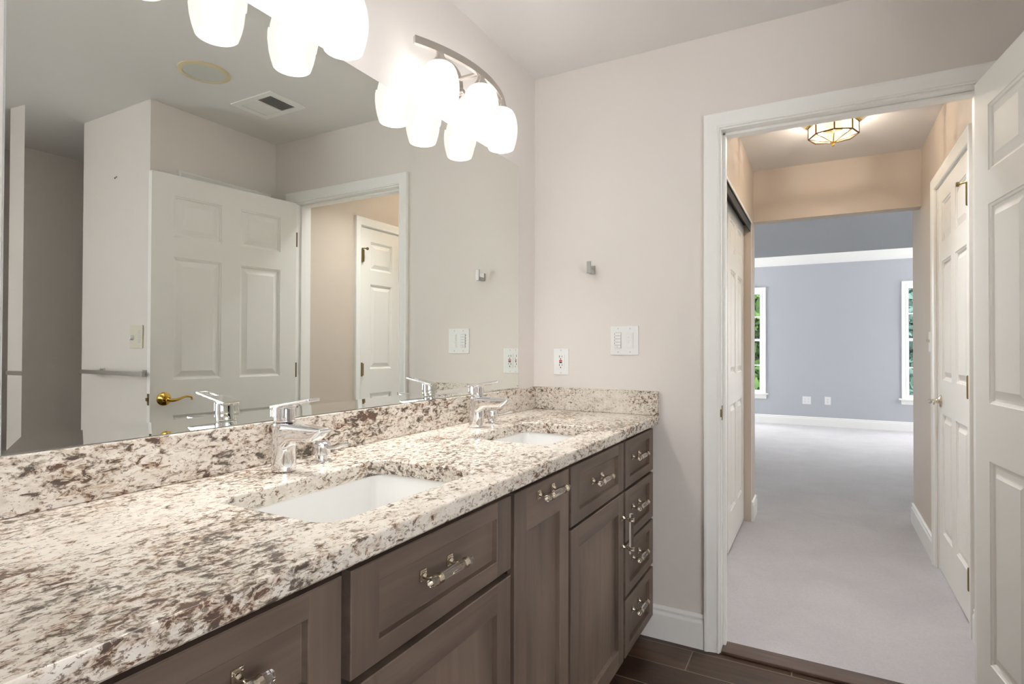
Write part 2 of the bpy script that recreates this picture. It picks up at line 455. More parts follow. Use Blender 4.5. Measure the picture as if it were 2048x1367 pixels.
bm = B(); box(bm, -.12, 0, YB - .1, YH + .12, 0, BC)
struct('wall_left', bm, 'wall', 'warm white wall behind the long mirror', 'wall')
bm = B(); wall_hole(bm, 'y', D, D + WT, 0, XR, 0, H, [(JL - .018, JR + .018, -1, ZJ + .018)])
bm2 = bm
struct('wall_far', bm2, 'wall', 'warm white wall with the open doorway and light switches', 'wall')
bm = B(); wall_hole(bm, 'x', XR, XR + .1, YC + .1, D + WT, 0, H, [(1.775, 2.230, -1, 2.058)])
struct('wall_right', bm, 'wall', 'short white wall behind the open door', 'wall')
bm = B(); box(bm, XR, XA, YC, YC + .1, 0, H); box(bm, XA - .1, XA, YC + .1, 3.3, 0, H)
struct('wall_closet', bm, 'wall', 'wall block carrying the towel bar seen in the mirror', 'wall')
BW = (-1.65, .06, .62, 2.2)  # opening for an added window that fills the bathroom with daylight
bm = B(); wall_hole(bm, 'x', XF, XF + .14, YB - .1, 3.4, 0, H, [BW])
struct('wall_alcove', bm, 'wall', 'shaded alcove wall at the left of the mirror reflection', 'wall')
bm = B(); box(bm, XA - .1, XF, 3.3, 3.4, 0, H)
struct('wall_alcove_back', bm, 'wall', 'end wall of the shaded alcove', 'wall')
bm = B(); wall_hole(bm, 'y', YB - .1, YB, 0, XF, 0, H, [])
struct('wall_behind', bm, 'wall', 'plain wall behind the camera', 'wall')
# hall
bm = B(); wall_hole(bm, 'x', XHL - .1, XHL, D + WT, YH + .10, 0, H + .05, [(2.62, 4.135, -1, 2.045)])
struct('wall_hall_left', bm, 'hall_wall', 'beige hall wall above the sliding closet doors', 'wall')
bm = B(); wall_hole(bm, 'x', XHR, XHR + .085, D + WT, 4.665, 0, BC, [(2.952, 3.762, -1, 2.058)])
struct('wall_hall_right', bm, 'hall_wall', 'beige hall wall around the white panel door', 'wall')
bm = B(); box(bm, XHL - .1, XHR, YH, YH + .10, 2.072, BC)
struct('wall_header', bm, 'hall_wall', 'beige header at the end of the hall ceiling', 'wall')
bm = B(); box(bm, BX0, XHL - .1, YH + .0, YH + .10, 0, BC)
struct('wall_bedroom_near', bm, 'grey_wall', 'grey bedroom wall beside the hall opening', 'wall')
bm = B(); box(bm, XHR + .085, BX1, 4.565, 4.665, 0, BC)
struct('wall_bedroom_return', bm, 'grey_wall', 'grey bedroom wall right of the hall opening', 'wall')
WL = (-.62, .340, .478, 2.105); WR = (2.225, 3.19, .478, 2.105)
bm = B(); wall_hole(bm, 'y', YW, YW + .14, BX0, BX1, 0, BC, [WL, WR])
struct('wall_window', bm, 'grey_wall', 'pale grey bedroom wall between the two tall windows', 'wall')
SWL = (7.9, 9.6, .40, 2.35)  # opening of both side windows, added to light the bedroom
bm = B(); wall_hole(bm, 'x', BX0 - .12, BX0, YH, YW + .14, 0, BC, [SWL])
struct('wall_bedroom_left', bm, 'grey_wall', 'grey bedroom side wall with an added wide window', 'wall')
bm = B(); wall_hole(bm, 'x', BX1, BX1 + .12, YH, YW + .14, 0, BC, [SWL])
struct('wall_bedroom_right', bm, 'grey_wall', 'grey bedroom side wall opposite the other, with an added wide window', 'wall')
bm = B(); box(bm, -.02, .0, D + WT, YH, 0, H)
bm.free()

# door frame: jambs with stops, casing both sides
bm = B()
for a, b in ((JL - .018, JL), (JR, JR + .018)): box(bm, a, b, D - .001, D + WT + .001, 0, ZJ + .018)
box(bm, JL, JR, D - .001, D + WT + .001, ZJ, ZJ + .018)
box(bm, JL, JL + .011, D + .040, D + .075, 0, ZJ, .002); box(bm, JR - .011, JR, D + .040, D + .075, 0, ZJ, .002)
box(bm, JL, JR, D + .040, D + .075, ZJ - .011, ZJ, .002)
struct('trim_1', bm, 'trim', 'white jamb and stop lining the open doorway', 'door frame')
bm = B(); casing(bm, lambda u, o, z: (u, D - o, z), JL - .006, JR + .006, ZJ + .006)
struct('trim_2', bm, 'trim', 'white moulded casing around the doorway on the bathroom side', 'casing', 30)
bm = B(); casing(bm, lambda u, o, z: (u, D + WT + o, z), JL - .006, JR + .006, ZJ + .006)
struct('trim_3', bm, 'trim', 'white moulded casing around the doorway on the hall side', 'casing', 30)
bm = B(); box(bm, JL, JR, D - .012, D + .080, .0005, .014, .005)
struct('trim_4', bm, 'threshold', 'dark wood threshold strip where carpet meets tile', 'threshold', 30)
bm = B(); baseboard(bm, (.500, D, 0), (JL - .0645, D, 0), (0, -1, 0))
struct('baseboard_far', bm, 'trim', 'white baseboard between the drawer stack and the doorway', 'baseboard', 30)
bm = B(); baseboard(bm, (XR, YC, 0), (XA, YC, 0), (0, -1, 0)); baseboard(bm, (XF, YB, 0), (XF, 3.3, 0), (-1, 0, 0))
struct('baseboard_right', bm, 'trim', 'white baseboard along the towel bar wall', 'baseboard', 30)
bm = B(); baseboard(bm, (BX0, YW, .012), (BX1, YW, .012), (0, -1, 0))
struct('baseboard_window', bm, 'trim', 'white baseboard under the bedroom windows', 'baseboard', 30)
bm = B(); baseboard(bm, (XHR, 3.834, .012), (XHR, 4.665, .012), (-1, 0, 0)); baseboard(bm, (XHR, D + WT, .012), (XHR, 2.90, .012), (-1, 0, 0))
baseboard(bm, (XHR - .014, 4.665, .012), (BX1, 4.665, .012), (0, 1, 0))
struct('baseboard_hall_right', bm, 'trim', 'white baseboard beside the hall panel door', 'baseboard', 30)
bm = B(); baseboard(bm, (XHL, 4.150, .012), (XHL, YH + .10, .012), (1, 0, 0)); baseboard(bm, (XHL + .014, YH + .10, .012), (BX0, YH + .10, .012), (0, 1, 0))
struct('baseboard_hall_left', bm, 'trim', 'white baseboard beyond the sliding closet doors', 'baseboard', 30)

# windows
def window(name, fr, u0, u1, z0, z1, label, cols=2, seen=True):
    """fr(u, out, z): out = distance into the room from the wall face"""
    root = empty(name, fr((u0 + u1) / 2, 0, z0)); tag(root, label, 'window', kind='structure')
    Mi = Matrix.Translation(-root.location)
    def fb(bm, ua, ub, oa, ob, za, zb, bev=0):
        p, q = Vector(fr(ua, oa, za)), Vector(fr(ub, ob, zb))
        box(bm, min(p.x, q.x), max(p.x, q.x), min(p.y, q.y), max(p.y, q.y), za, zb, bev)
    def done(n, bm, m, par=root):
        o = obj(n, bm, m, par, smooth=30)
        bm_me = o.data
        bm_me.transform(Mi if par is root else Mi)
        return o
    bm = B()
    fb(bm, u0, u0 + .012, -.13, 0, z0, z1); fb(bm, u1 - .012, u1, -.13, 0, z0, z1)
    fb(bm, u0 + .012, u1 - .012, -.13, 0, z1 - .02, z1); fb(bm, u0 + .012, u1 - .012, -.13, 0, z0, z0 + .02)
    done('frame', bm, 'trim')
    bm = B(); casing(bm, lambda u, o, z: fr(u, o, z), u0 + .005, u1 - .005, z1 - .005, z0=z0)
    done('casing', bm, 'trim')
    bm = B(); fb(bm, u0 - .09, u1 + .09, -.02, .045, z0 - .022, z0 + .001, .004); fb(bm, u0 - .06, u1 + .06, 0, .012, z0 - .085, z0 - .022, .002)
    done('sill', bm, 'trim')
    zm = (z0 + z1) / 2 + .03
    for (a, b, o0, o1) in ((z0 + .02, zm + .02, -.06, -.03), (zm - .02, z1 - .02, -.095, -.065)):
        bm = B(); sw = .026; ua, ub = u0 + .012, u1 - .012
        fb(bm, ua, ua + sw, o0, o1, a, b); fb(bm, ub - sw, ub, o0, o1, a, b)
        fb(bm, ua + sw, ub - sw, o0, o1, a, a + sw); fb(bm, ua + sw, ub - sw, o0, o1, b - sw, b)
        hm = (a + b) / 2
        fb(bm, ua + sw, ub - sw, o0 + .008, o1 - .008, hm - .009, hm + .009)
        for c in range(1, cols):
            uc = ua + sw + (ub - ua - 2 * sw) * c / cols
            fb(bm, uc - .009, uc + .009, o0 + .008, o1 - .008, a + sw, b - sw)
        s = done('sash', bm, 'trim')
        bm = B(); fb(bm, ua + sw, ub - sw, (o0 + o1) / 2 - .002, (o0 + o1) / 2 + .002, a + sw, b - sw)
        done('pane', bm, 'pane', s)
    return root
window('window_1', lambda u, o, z: (u, YW - o, z), *WL, 'tall white window with green leaves at the left end of the bedroom')
window('window_2', lambda u, o, z: (u, YW - o, z), *WR, 'tall white window with an evergreen at the right end of the bedroom')
window('window_added_3', lambda u, o, z: (BX0 + o, u, z), *SWL, 'unseen wide window added in the left bedroom side wall for daylight', 4)  # out of view, added to bring more daylight into the bedroom
window('window_added_4', lambda u, o, z: (BX1 - o, u, z), *SWL, 'unseen wide window added in the right bedroom side wall for daylight', 4)  # added like its twin on the left, only for its daylight
window('window_added_5', lambda u, o, z: (XF - o, u, z), *BW, 'unseen wide window added right of the camera to brighten the bathroom', 3)  # out of view, added as fill light for vanity and walls

# ------------------------------------------------------------------ door hardware
def hinge(parent, loc, mx=None, h=.089, mat_='old_brass', leafx=(-.0, .03), leafdir='x'):
    bm = B()
    lathe(bm, [(.0040, -.005), (.0068, -.003), (.0075, 0), (.0075, h), (.0068, h + .003), (.0040, h + .005)], seg=14)
    for k in range(1, 5): lathe(bm, [(.0078, h * k / 5 - .0007), (.0078, h * k / 5 + .0007)], seg=14)
    if leafdir == 'x': box(bm, leafx[0], leafx[1], -.0012, .0012, .001, h - .001)
    else: box(bm, -.0012, .0012, leafx[0], leafx[1], .001, h - .001)
    o = obj('hinge', bm, mat_, parent, loc=loc)
    return o
def lever(parent, loc, side, along, mat_='brass'):
    """rosette and scrolled lever; side = outward normal (+1/-1 along local y), along = direction of the lever in local x"""
    s = side
    r = empty('lever_handle', loc); r.parent = parent
    bm = B()
    lathe(bm, [(.033, 0), (.033, s * .003), (.031, s * .0055), (.0265, s * .007), (.0265, s * .009), (.0225, s * .0105), (.0150, s * .013), (.0125, s * .018), (.0105, s * .022), (.0105, s * .046)], axis='y', seg=32)
    obj('rosette', bm, mat_, r)
    bm = B()
    pts = bez((-.006 * along, s * .047, 0), (.02 * along, s * .052, -.012), (.045 * along, s * .050, -.004), (.07 * along, s * .048, .006), 12) \
        + bez((.07 * along, s * .048, .006), (.09 * along, s * .046, .012), (.112 * along, s * .046, .010), (.114 * along, s * .046, -.003), 10)[1:] \
        + [(.109 * along, s * .046, -.008)]
    n = len(pts)
    tube(bm, pts, [.0095 - .0045 * min(1, k / (n * .55)) for k in range(n)], seg=12)
    obj('lever', bm, mat_, r)
    return r

# door_1: open bathroom door, face towards the mirror
TH = radians(7.1)
DW, DH = .783, 2.030
d1 = empty('door_1', (1.601, D - .008, .016)); d1.rotation_euler = (0, 0, -(pi / 2 - TH))
tag(d1, 'white six panel door standing open beside the doorway', 'door', kind='structure')
# local +x runs away from the hinge; local -y normal faces the mirror (x-)
pd = six_panels(DW)
slab = panel_door(DW, DH, .035, pd)
bmesh.ops.translate(slab, verts=slab.verts[:], vec=(0, .035, 0))
obj('slab', slab, 'door', d1, smooth=25)
lever(d1, (DW - .062, 0, .913), -1, -1)
lever(d1, (DW - .062, .035, .913), 1, -1)
bm = B(); box(bm, DW - .0005, DW + .0012, .006, .029, .885, .941); box(bm, DW, DW + .011, .011, .024, .906, .922, .002)
obj('latch', bm, 'old_brass', d1)
for z in (.19, .99, 1.77):
    hg = hinge(d1, (-.003, .040, z), leafx=(-.034, 0), leafdir='y')
    bm = B(); box(bm, -.011, .0028, -.032, -.030, .001, .088); obj('leaf', bm, 'dark_brass', hg, smooth=0)
# door_2: panel door of the closet on the short wall, mostly behind the open door
d2 = empty('door_2', (XR + .03, 1.780, .012)); d2.rotation_euler = (0, 0, pi / 2)
tag(d2, 'narrow white closet door hidden behind the open door', 'door', kind='structure')
obj('slab', panel_door(.445, 2.035, .035, [(.08, .365, a, b) for a, b in ((.207, .828), (1.005, 1.618), (1.722, 1.926))]), 'door', d2, smooth=25)
bm = B(); casing(bm, lambda u, o, z: (XR - o, u, z), 1.781, 2.224, 2.052)
struct('trim_5', bm, 'trim', 'white casing whose top shows above the open door in the mirror', 'casing', 30)
# door_3: closed panel door in the right hall wall
HD0, HD1 = 2.975, 3.739
d3 = empty('door_3', (XHR + .004, HD0, .024)); d3.rotation_euler = (0, 0, pi / 2)
tag(d3, 'closed white six panel door in the right hall wall', 'door', kind='structure')
s3 = panel_door(HD1 - HD0, 2.02, .035, six_panels(HD1 - HD0))
bmesh.ops.translate(s3, verts=s3.verts[:], vec=(0, 0, 0))
bmesh.ops.scale(s3, verts=s3.verts[:], vec=(1, 1, 1))
# local +x -> world +y, local +y -> world -x : face y=0 looks into the hall
obj('slab', s3, 'door', d3, smooth=25)
lever(d3, (HD1 - HD0 - .062, 0, .890), 1, -1, 'nickel')
for z in (.16, .96, 1.77):
    hg = hinge(d3, (.004, .012, z), leafx=(-.0, .020))
bm = B(); tube(bm, [(-.001, .011, 1.864), (.012, .026, 1.864), (.022, .040, 1.862)], [.004, .004, .004], 10); lathe(bm, [(.0095, 0), (.0105, .004), (.0095, .010)], (.022, .038, 1.862), 'y', 14)
obj('hinge_stop', bm, 'old_brass', d3)
bm = B(); casing(bm, lambda u, o, z: (XHR - o, u, z), HD0 - .006, HD1 + .030, 2.052)
struct('trim_6', bm, 'trim', 'white moulded casing around the closed hall door', 'casing', 30)
bm = B()
for a, b in ((2.953, HD0 - .002), (HD1 + .003, 3.761)): box(bm, XHR + .001, XHR + .084, a, b, .013, 2.056)
box(bm, XHR + .001, XHR + .084, HD0 - .002, HD1 + .003, 2.046, 2.056)
struct('trim_7', bm, 'trim', 'white jamb of the closed hall door', 'door frame')
# sliding closet doors in the left hall wall
d4 = empty('door_4', (.700, 3.385, .030)); d4.rotation_euler = (0, 0, pi / 2)
tag(d4, 'white six panel sliding closet door in the left hall wall', 'door', kind='structure')
w4 = 4.130 - 3.385
s4 = panel_door(w4, 1.995, .03, six_panels(w4)); bmesh.ops.translate(s4, verts=s4.verts[:], vec=(0, .030, 0))
obj('slab', s4, 'door', d4, smooth=25)
# (rotated by 90 degrees: local +y is world -x, so turn the slab to show its front at x = .700)
d5 = empty('door_5', (.655, 2.64, .030)); d5.rotation_euler = (0, 0, pi / 2)
tag(d5, 'rear sliding closet door tucked behind the front one', 'door', kind='structure')
s5 = panel_door(w4 + .03, 1.995, .03, six_panels(w4 + .03)); bmesh.ops.translate(s5, verts=s5.verts[:], vec=(0, .030, 0))
obj('slab', s5, 'door', d5, smooth=25)
bm = B(); box(bm, .650, .738, 2.622, 4.133, 2.030, 2.044)
box(bm, .736, .741, 2.622, 4.133, 1.985, 2.044)
tag(obj('sliding_door_track', bm, 'black', smooth=0), 'dark metal track above the sliding closet doors', 'door track')
bm = B(); box(bm, XHL, XHL + .006, 2.60, 4.140, 2.036, 2.052, .001); box(bm, XHL - .1, XHL + .002, 4.1355, 4.1405, .013, 2.036)
struct('trim_8', bm, 'trim', 'thin white edge around the sliding closet opening', 'trim')
# strike plate on the left jamb
bm = B(); box(bm, JL - .0002, JL + .0012, D + .006, D + .032, .905, .962, .0005); box(bm, JL - .003, JL + .003, D - .004, D + .008, .918, .949, .001)
tag(obj('strike_plate', bm, 'old_brass', smooth=0), 'brass strike plate on the left jamb of the doorway', 'strike plate')

# ================================================================== VANITY
CX1 = .578
Y0 = .19            # left end of the vanity
# stone top with two sink openings
SINKS = [(.204, .487, .632, 1.072), (.194, .480, 1.449, 1.868)]
bm = B()
zt, zb = ZC, ZC - .036
def offs(rect, d, r0, z): return rrect(rect[0] - d, rect[1] + d, rect[2] - d, rect[3] + d, max(.002, r0 + d), z)
OUT = (.0, CX1, Y0, D - .0005)
R = .0055
outr = []
for k in range(7):
    a = pi / 2 * k / 6; outr.append(offs(OUT, -R * (1 - sin(a)), .004 + R, zt - R * (1 - cos(a))))
outr.append(offs(OUT, 0, .004 + R, zb + .004)); outr.append(offs(OUT, -.004, .004 + R, zb))
vo = loops(bm, outr, False, False)
top_e, bot_e = [], []
def ring_edges(vs): return [bm.edges.get((vs[k], vs[(k + 1) % len(vs)])) for k in range(len(vs))]
top_e += ring_edges(vo[0]); bot_e += ring_edges(vo[-1])
for rc in SINKS:
    rings = []
    for k in range(5):
        a = pi / 2 * k / 4; q = .005
        rings.append(offs(rc, q * (1 - sin(a)), .045, zt - q * (1 - cos(a))))
    rings.append(offs(rc, 0, .045, zb))
    vv = loops(bm, rings, False, False)
    top_e += ring_edges(vv[0]); bot_e += ring_edges(vv[-1])
bmesh.ops.triangle_fill(bm, edges=top_e, use_beauty=True, use_dissolve=False, normal=(0, 0, 1))
bmesh.ops.triangle_fill(bm, edges=bot_e, use_beauty=True, use_dissolve=False, normal=(0, 0, -1))
tag(obj('countertop', bm, 'granite', smooth=40), 'long speckled granite countertop with two sink openings', 'countertop')
ZS = 1.0098
bm = B(); box(bm, .0005, .020, Y0, D - .0215, ZC + .0004, ZS, .0025)
tag(obj('backsplash', bm, 'granite_splash', smooth=40), 'long granite backsplash strip under the mirror', 'backsplash')
bm = B(); box(bm, .0005, CX1 - .001, D - .021, D - .0005, ZC + .0004, ZS, .0025)
tag(obj('side_splash', bm, 'granite', smooth=40), 'short granite splash strip on the far wall below the outlet', 'backsplash')

# sinks
def sink(rc, label):
    cx, cy = (rc[0] + rc[1]) / 2, (rc[2] + rc[3]) / 2
    root = empty('sink', (cx, cy, zb - .15)); tag(root, label, 'sink', 'undermount sinks')
    def rel(rings): return [[p - root.location for p in r] for r in rings]
    z0 = zb - .0006
    bm = B()
    rings = [offs(rc, .007, .045, z0 - .012), offs(rc, .0075, .045, z0 - .002), offs(rc, .007, .045, z0), offs(rc, .005, .045, z0), offs(rc, .003, .045, z0 - .004),
             offs(rc, -.004, .045, z0 - .060), offs(rc, -.012, .045, z0 - .105), offs(rc, -.024, .045, z0 - .128), offs(rc, -.046, .05, z0 - .138),
             offs(rc, -.10, .10, z0 - .142)]
    inner = rings
    outer = [offs(rc, .007, .045, z0 - .012), offs(rc, .0068, .045, z0 - .016), offs(rc, .006, .045, z0 - .060), offs(rc, -.004, .045, z0 - .112), offs(rc, -.02, .045, z0 - .138), offs(rc, -.05, .05, z0 - .149)]
    loops(bm, rel(inner), False, True); loops(bm, rel(outer), False, True)
    obj('basin', bm, 'porcelain', root, smooth=50)
    bm = B(); lathe(bm, [(.0, .004), (.018, .004), (.0215, .0025), (.0215, .0005)][::-1], (0, 0, zb - .0006 - .142 - root.location.z), seg=28)
    obj('drain', bm, 'chrome', root)
    return root
sink(SINKS[0], 'white rectangular sink nearest the camera')
sink(SINKS[1], 'white rectangular sink nearest the far wall')

# cabinets ---------------------------------------------------------
CF = .555           # face of doors and drawers
FT = .020
def front(w, h, fw, fh, horiz=True):
    """recessed panel front: u along +y (0..w), z 0..h, face at x = 0, body behind"""
    bm = B(); e = .0018
    def P(u, z, d): return (d, u, z)
    # face frame: two stiles (upright grain) and two rails (level grain)
    def quad(a, mi):
        f = bm.faces.new([bm.verts.new(p) for p in a]); f.material_index = mi
    quad((P(e, e, 0), P(fw, e, 0), P(fw, h - e, 0), P(e, h - e, 0)), 0)
    quad((P(w - e, e, 0), P(w - e, h - e, 0), P(w - fw, h - e, 0), P(w - fw, e, 0)), 0)
    quad((P(fw, e, 0), P(w - fw, e, 0), P(w - fw, fh, 0), P(fw, fh, 0)), 1)
    quad((P(fw, h - e, 0), P(fw, h - fh, 0), P(w - fw, h - fh, 0), P(w - fw, h - e, 0)), 1)
    rings = []
    for ins, dep in ((0, 0), (.0012, -.0012), (.0022, -.0120), (.0032, -.0125)):
        rings.append([P(fw + ins, fh + ins, dep), P(w - fw - ins, fh + ins, dep), P(w - fw - ins, h - fh - ins, dep), P(fw + ins, h - fh - ins, dep)])
    loops(bm, rings, False, True, mi=1 if horiz else 0)
    rings = []
    for ins, dep in ((e, 0), (0, -e), (0, -FT)):
        rings.append([P(ins, ins, dep), P(w - ins, ins, dep), P(w - ins, h - ins, dep), P(ins, h - ins, dep)])
    loops(bm, rings, False, True, mi=1 if horiz else 0)
    bmesh.ops.remove_doubles(bm, verts=bm.verts[:], dist=1e-6)
    return bm
def pull_parts(vertical=False, span=.0815, length=.128):
    """acrylic bar pull: returns list of (name, bmesh, material, children); local: centre between posts on the face plane x = 0"""
    L = []
    for s in (-1, 1):
        bm = B()
        c = s * span / 2
        box(bm, 0, .0035, c - .0085, c + .0085, -.0105, .0105, .001)
        box(bm, .0035, .006, c - .006, c + .006, -.008, .008, .001)
        pts = bez((.005, c, 0), (.012, c, -.003), (.018, c, -.004), (.030, c, 0), 8)
        tube(bm, pts, [.0062, .0055, .0046, .0042, .0042, .0044, .005, .0058, .007], 12)
        lathe(bm, [(.0078, -.0075), (.0098, -.0065), (.0098, -.0030), (.0090, -.002), (.0090, .002), (.0098, .003), (.0098, .0065), (.0078, .0075)], (.0355, c, 0), 'y', 20)
        L.append(('post', bm, 'nickel'))
    bm = B(); lathe(bm, [(.0066, -length / 2), (.0076, -length / 2 + .0012), (.0076, length / 2 - .0012), (.0066, length / 2)], (.0355, 0, 0), 'y', 16)
    L.append(('acrylic_rod', bm, 'acrylic'))
    if vertical:
        rot = Matrix.Rotation(pi / 2, 4, 'X')
        for q in L: bmesh.ops.transform(q[1], matrix=rot, verts=q[1].verts[:])
    return L
def pull(parent, loc, vertical=False, span=.0815, length=.128):
    """handle as ONE sub-part mesh so that the depth stays thing > part > sub-part"""
    parts = pull_parts(vertical, span, length)
    bm = B(); mats = ['nickel', 'acrylic']
    for n_, b_, m_ in parts:
        me = bpy.data.meshes.new('t'); 
        for f in b_.faces: f.material_index = mats.index(m_)
        bmesh.ops.recalc_face_normals(b_, faces=b_.faces[:])
        b_.to_mesh(me); b_.free(); bm.from_mesh(me); bpy.data.meshes.remove(me)
    o = obj('handle', bm, mats, parent, loc=loc, smooth=40)
    o['label'] = 'clear acrylic bar pull on two nickel posts'
    return o
BODYX0, BODYX1 = .012, CF - FT - .002
def cabinet(y0, y1, label, fronts, zb_=.088, zt_=.872, st=None):
    root = empty('vanity_cabinet', (0, (y0 + y1) / 2, 0)); tag(root, label, 'cabinet', 'vanity cabinets under the stone top')
    oy = (y0 + y1) / 2
    bm = B(); a, b = y0 - oy, y1 - oy; t = .016
    sz = st or zt_
    box(bm, BODYX0, BODYX1, a, a + t, zb_, sz); box(bm, BODYX0, BODYX1, b - t, b, zb_, sz)
    if st:
        for q in (a, b - t): box(bm, BODYX1 - .018, BODYX1, q, q + t, sz, zt_)
    box(bm, BODYX0, BODYX1, a + t, b - t, zb_, zb_ + t); box(bm, BODYX0, BODYX0 + .006, a + t, b - t, zb_ + t, zt_)
    box(bm, BODYX1 - .018, BODYX1, a + t, b - t, zt_ - .02, zt_)
    zz = sorted(f[2] for f in fronts)[1:]
    for z in zz: box(bm, BODYX1 - .018, BODYX1, a + t, b - t, z - .03, z + .02)
    obj('body', bm, 'dark_gap', root, smooth=0)
    bm = B(); box(bm, BODYX0, .485, a, b, 0, zb_)
    obj('toe_kick', bm, 'wood_h', root, smooth=0)
    for (kind, (fy0, fy1), fz0, fz1, fw, fh, hd) in [(f[0], f[1], f[2], f[3], f[4], f[5], f[6]) for f in fronts]:
        o = obj(kind, front(fy1 - fy0, fz1 - fz0, fw, fh, kind == 'drawer'), ['wood_v', 'wood_h'], root, smooth=0, loc=(CF, fy0 - oy, fz0))
        if hd:
            hy, hz, vert = hd
            px = 0.0 if hz_on_frame(hy - fy0, hz - fz0, fy1 - fy0, fz1 - fz0, fw, fh) else -.0125
            pull(o, (px, hy - fy0, hz - fz0), vert, *(( .100, .140) if vert else ()))
    return root
def hz_on_frame(u, z, w_, h_, fw, fh):
    return not (fw < u < w_ - fw and fh < z < h_ - fh)
cabinet(Y0 + .002, .606, 'grey brown cabinet at the near end of the vanity, cut by the frame',
        [('drawer', (.205, .598), .695, .857, .060, .036, (.398, .790, False)), ('door', (.205, .598), .092, .681, .058, .062, (.245, .55, True))])
cabinet(.608, 1.112, 'grey brown cabinet under the sink nearest the camera',
        [('drawer', (.616, 1.104), .695, .857, .060, .034, (.841, .785, False)), ('door', (.616, 1.104), .092, .681, .058, .062, (.640, .55, True))], st=.70)
cabinet(1.114, 1.440, 'narrow grey brown cabinet with one tall door and a level pull on top',
        [('door', (1.1215, 1.4315), .092, .857, .058, .100, (1.281, .829, False))])
cabinet(1.442, 1.931, 'grey brown cabinet with an upright door pull beside the drawer stack',
        [('drawer', (1.449, 1.922), .689, .857, .060, .034, (1.681, .779, False)), ('door', (1.449, 1.922), .092, .680, .056, .062, (1.897, .549, True))], st=.70)
cabinet(1.933, D - .003, 'grey brown stack of four drawers against the far wall',
        [('drawer', (1.941, 2.313), a, b, .054, .032, (2.101, h, False)) for a, b, h in ((.689, .857, .783), (.497, .678, .598), (.306, .487, .409), (.092, .292, .217))])

# faucets ------------------------------------------------------------
def faucet(x, y, label):
    root = empty('faucet', (x, y, ZC + .0004)); tag(root, label, 'faucet', 'chrome single lever faucets')
    # body with spout, heights from the stone
    bm = B()
    lathe(bm, [(.0245, 0), (.0262, .002), (.0258, .03), (.0250, .07), (.0246, .100), (.0240, .1065), (.0225, .1085)], seg=36)
    rings = []
    zt_ = .1085
    for k in range(15):
        t = k / 14; xx = .0 + .130 * t
        hw = .0235 - .006 * t ** 1.3
        top = zt_ - .001 - .004 * t * t
        if t < .35:
            q = t / .35; bot = .030 + (.069 - .030) * sin(q * pi / 2)
        elif t < .80: bot = .069 + .005 * (t - .35) / .45
        else:
            q = (t - .80) / .20; bot = .074 + (.098 - .074) * q
        hh = (top - bot) / 2; cz = (top + bot) / 2
        ring = []
        for j in range(20):
            a = 2 * pi * j / 20; ca, sa = cos(a), sin(a); ex = .45
            ring.append((xx, hw * math.copysign(abs(ca) ** ex, ca), cz + hh * math.copysign(abs(sa) ** ex, sa)))
        rings.append(ring)
    loops(bm, rings)
    o = obj('body', bm, 'chrome', root, wn_=False)
    rm = o.modifiers.new('union', 'REMESH'); rm.mode = 'VOXEL'; rm.voxel_size = .0014; rm.use_smooth_shade = True
    sm = o.modifiers.new('soften', 'SMOOTH'); sm.factor = .5; sm.iterations = 10
    bm = B(); lathe(bm, [(.0085, .0715), (.0098, .0722), (.0098, .080)], (.094, 0, 0), seg=20)
    obj('aerator', bm, 'satin', root)
    bm = B(); lathe(bm, [(.0215, .1095), (.0228, .111), (.0228, .139), (.0218, .1410)], seg=36)
    sl = .215
    mx = Matrix.Translation((-.0225, 0, .139)) @ Matrix.Rotation(-.175, 4, 'Y')
    hw, hw2 = .0215, .0165
    def plate(a, b, wa, wb, wa2, wb2):
        vs = []
        for (xx, w0, w1) in ((a, wa, wa2), (b, wb, wb2)):
            vs.append([(xx, w0, -.0005), (xx, w1, -.0005), (xx, w1, .0065), (xx, w0, .0065)])
        before = set(bm.verts)
        loops(bm, [[Vector(p) for p in r] for r in vs])
        bmesh.ops.transform(bm, matrix=mx, verts=[v for v in bm.verts if v not in before])
    plate(0, .066, -.0215, -.0190, .0215, .0190)
    plate(.064, .119, -.0191, -.0165, -.0125, -.0110); plate(.064, .119, .0125, .0110, .0191, .0165)
    plate(.113, .119, -.0166, -.0165, .0166, .0165)
    # solid wedge between block and plate
    before = set(bm.verts)
    loops(bm, [[(-.021, -.021, .12), (-.021, .021, .12), (-.021, .021, .142), (-.021, -.021, .142)], [(.018, -.018, .12), (.018, .018, .12), (.018, .018, .147), (.018, -.018, .147)]])
    o = obj('lever', bm, 'chrome', root, wn_=False)
    rm = o.modifiers.new('union', 'REMESH'); rm.mode = 'VOXEL'; rm.voxel_size = .0012; rm.use_smooth_shade = True
    sm = o.modifiers.new('soften', 'SMOOTH'); sm.factor = .5; sm.iterations = 5
    return root
faucet(.110, .858, 'chrome single lever faucet at the sink nearest the camera')
faucet(.109, 1.661, 'chrome single lever faucet at the sink nearest the far wall')
def soap(x, y, label):
    root = empty('soap_dispenser', (x, y, ZC + .0004)); tag(root, label, 'soap dispenser', 'chrome soap dispensers')
    bm = B(); lathe(bm, [(.0250, 0), (.0255, .0012), (.0230, .003), (.0140, .0045), (.0135, .008), (.0135, .015), (.0165, .0165)], seg=28)
    obj('base', bm, 'chrome', root)
    bm = B(); lathe(bm, [(.0195, .0162), (.0212, .0175), (.0212, .0365), (.0204, .0378), (.0212, .0390), (.0204, .0435), (.0160, .0475), (.008, .0497), (0, .050)], seg=28)
    obj('pump_head', bm, 'chrome', root)
    bm = B(); pts = bez((.018, 0, .036), (.038, 0, .030), (.056, 0, .041), (.076, 0, .0465), 10) + [Vector((.090, 0, .0475))]
    tube(bm, pts, [.0048] * 3 + [.0044] * 8 + [.0040], 12)
    obj('spout', bm, 'chrome', root)
    return root
soap(.101, .974, 'small chrome soap dispenser right of the nearer faucet')
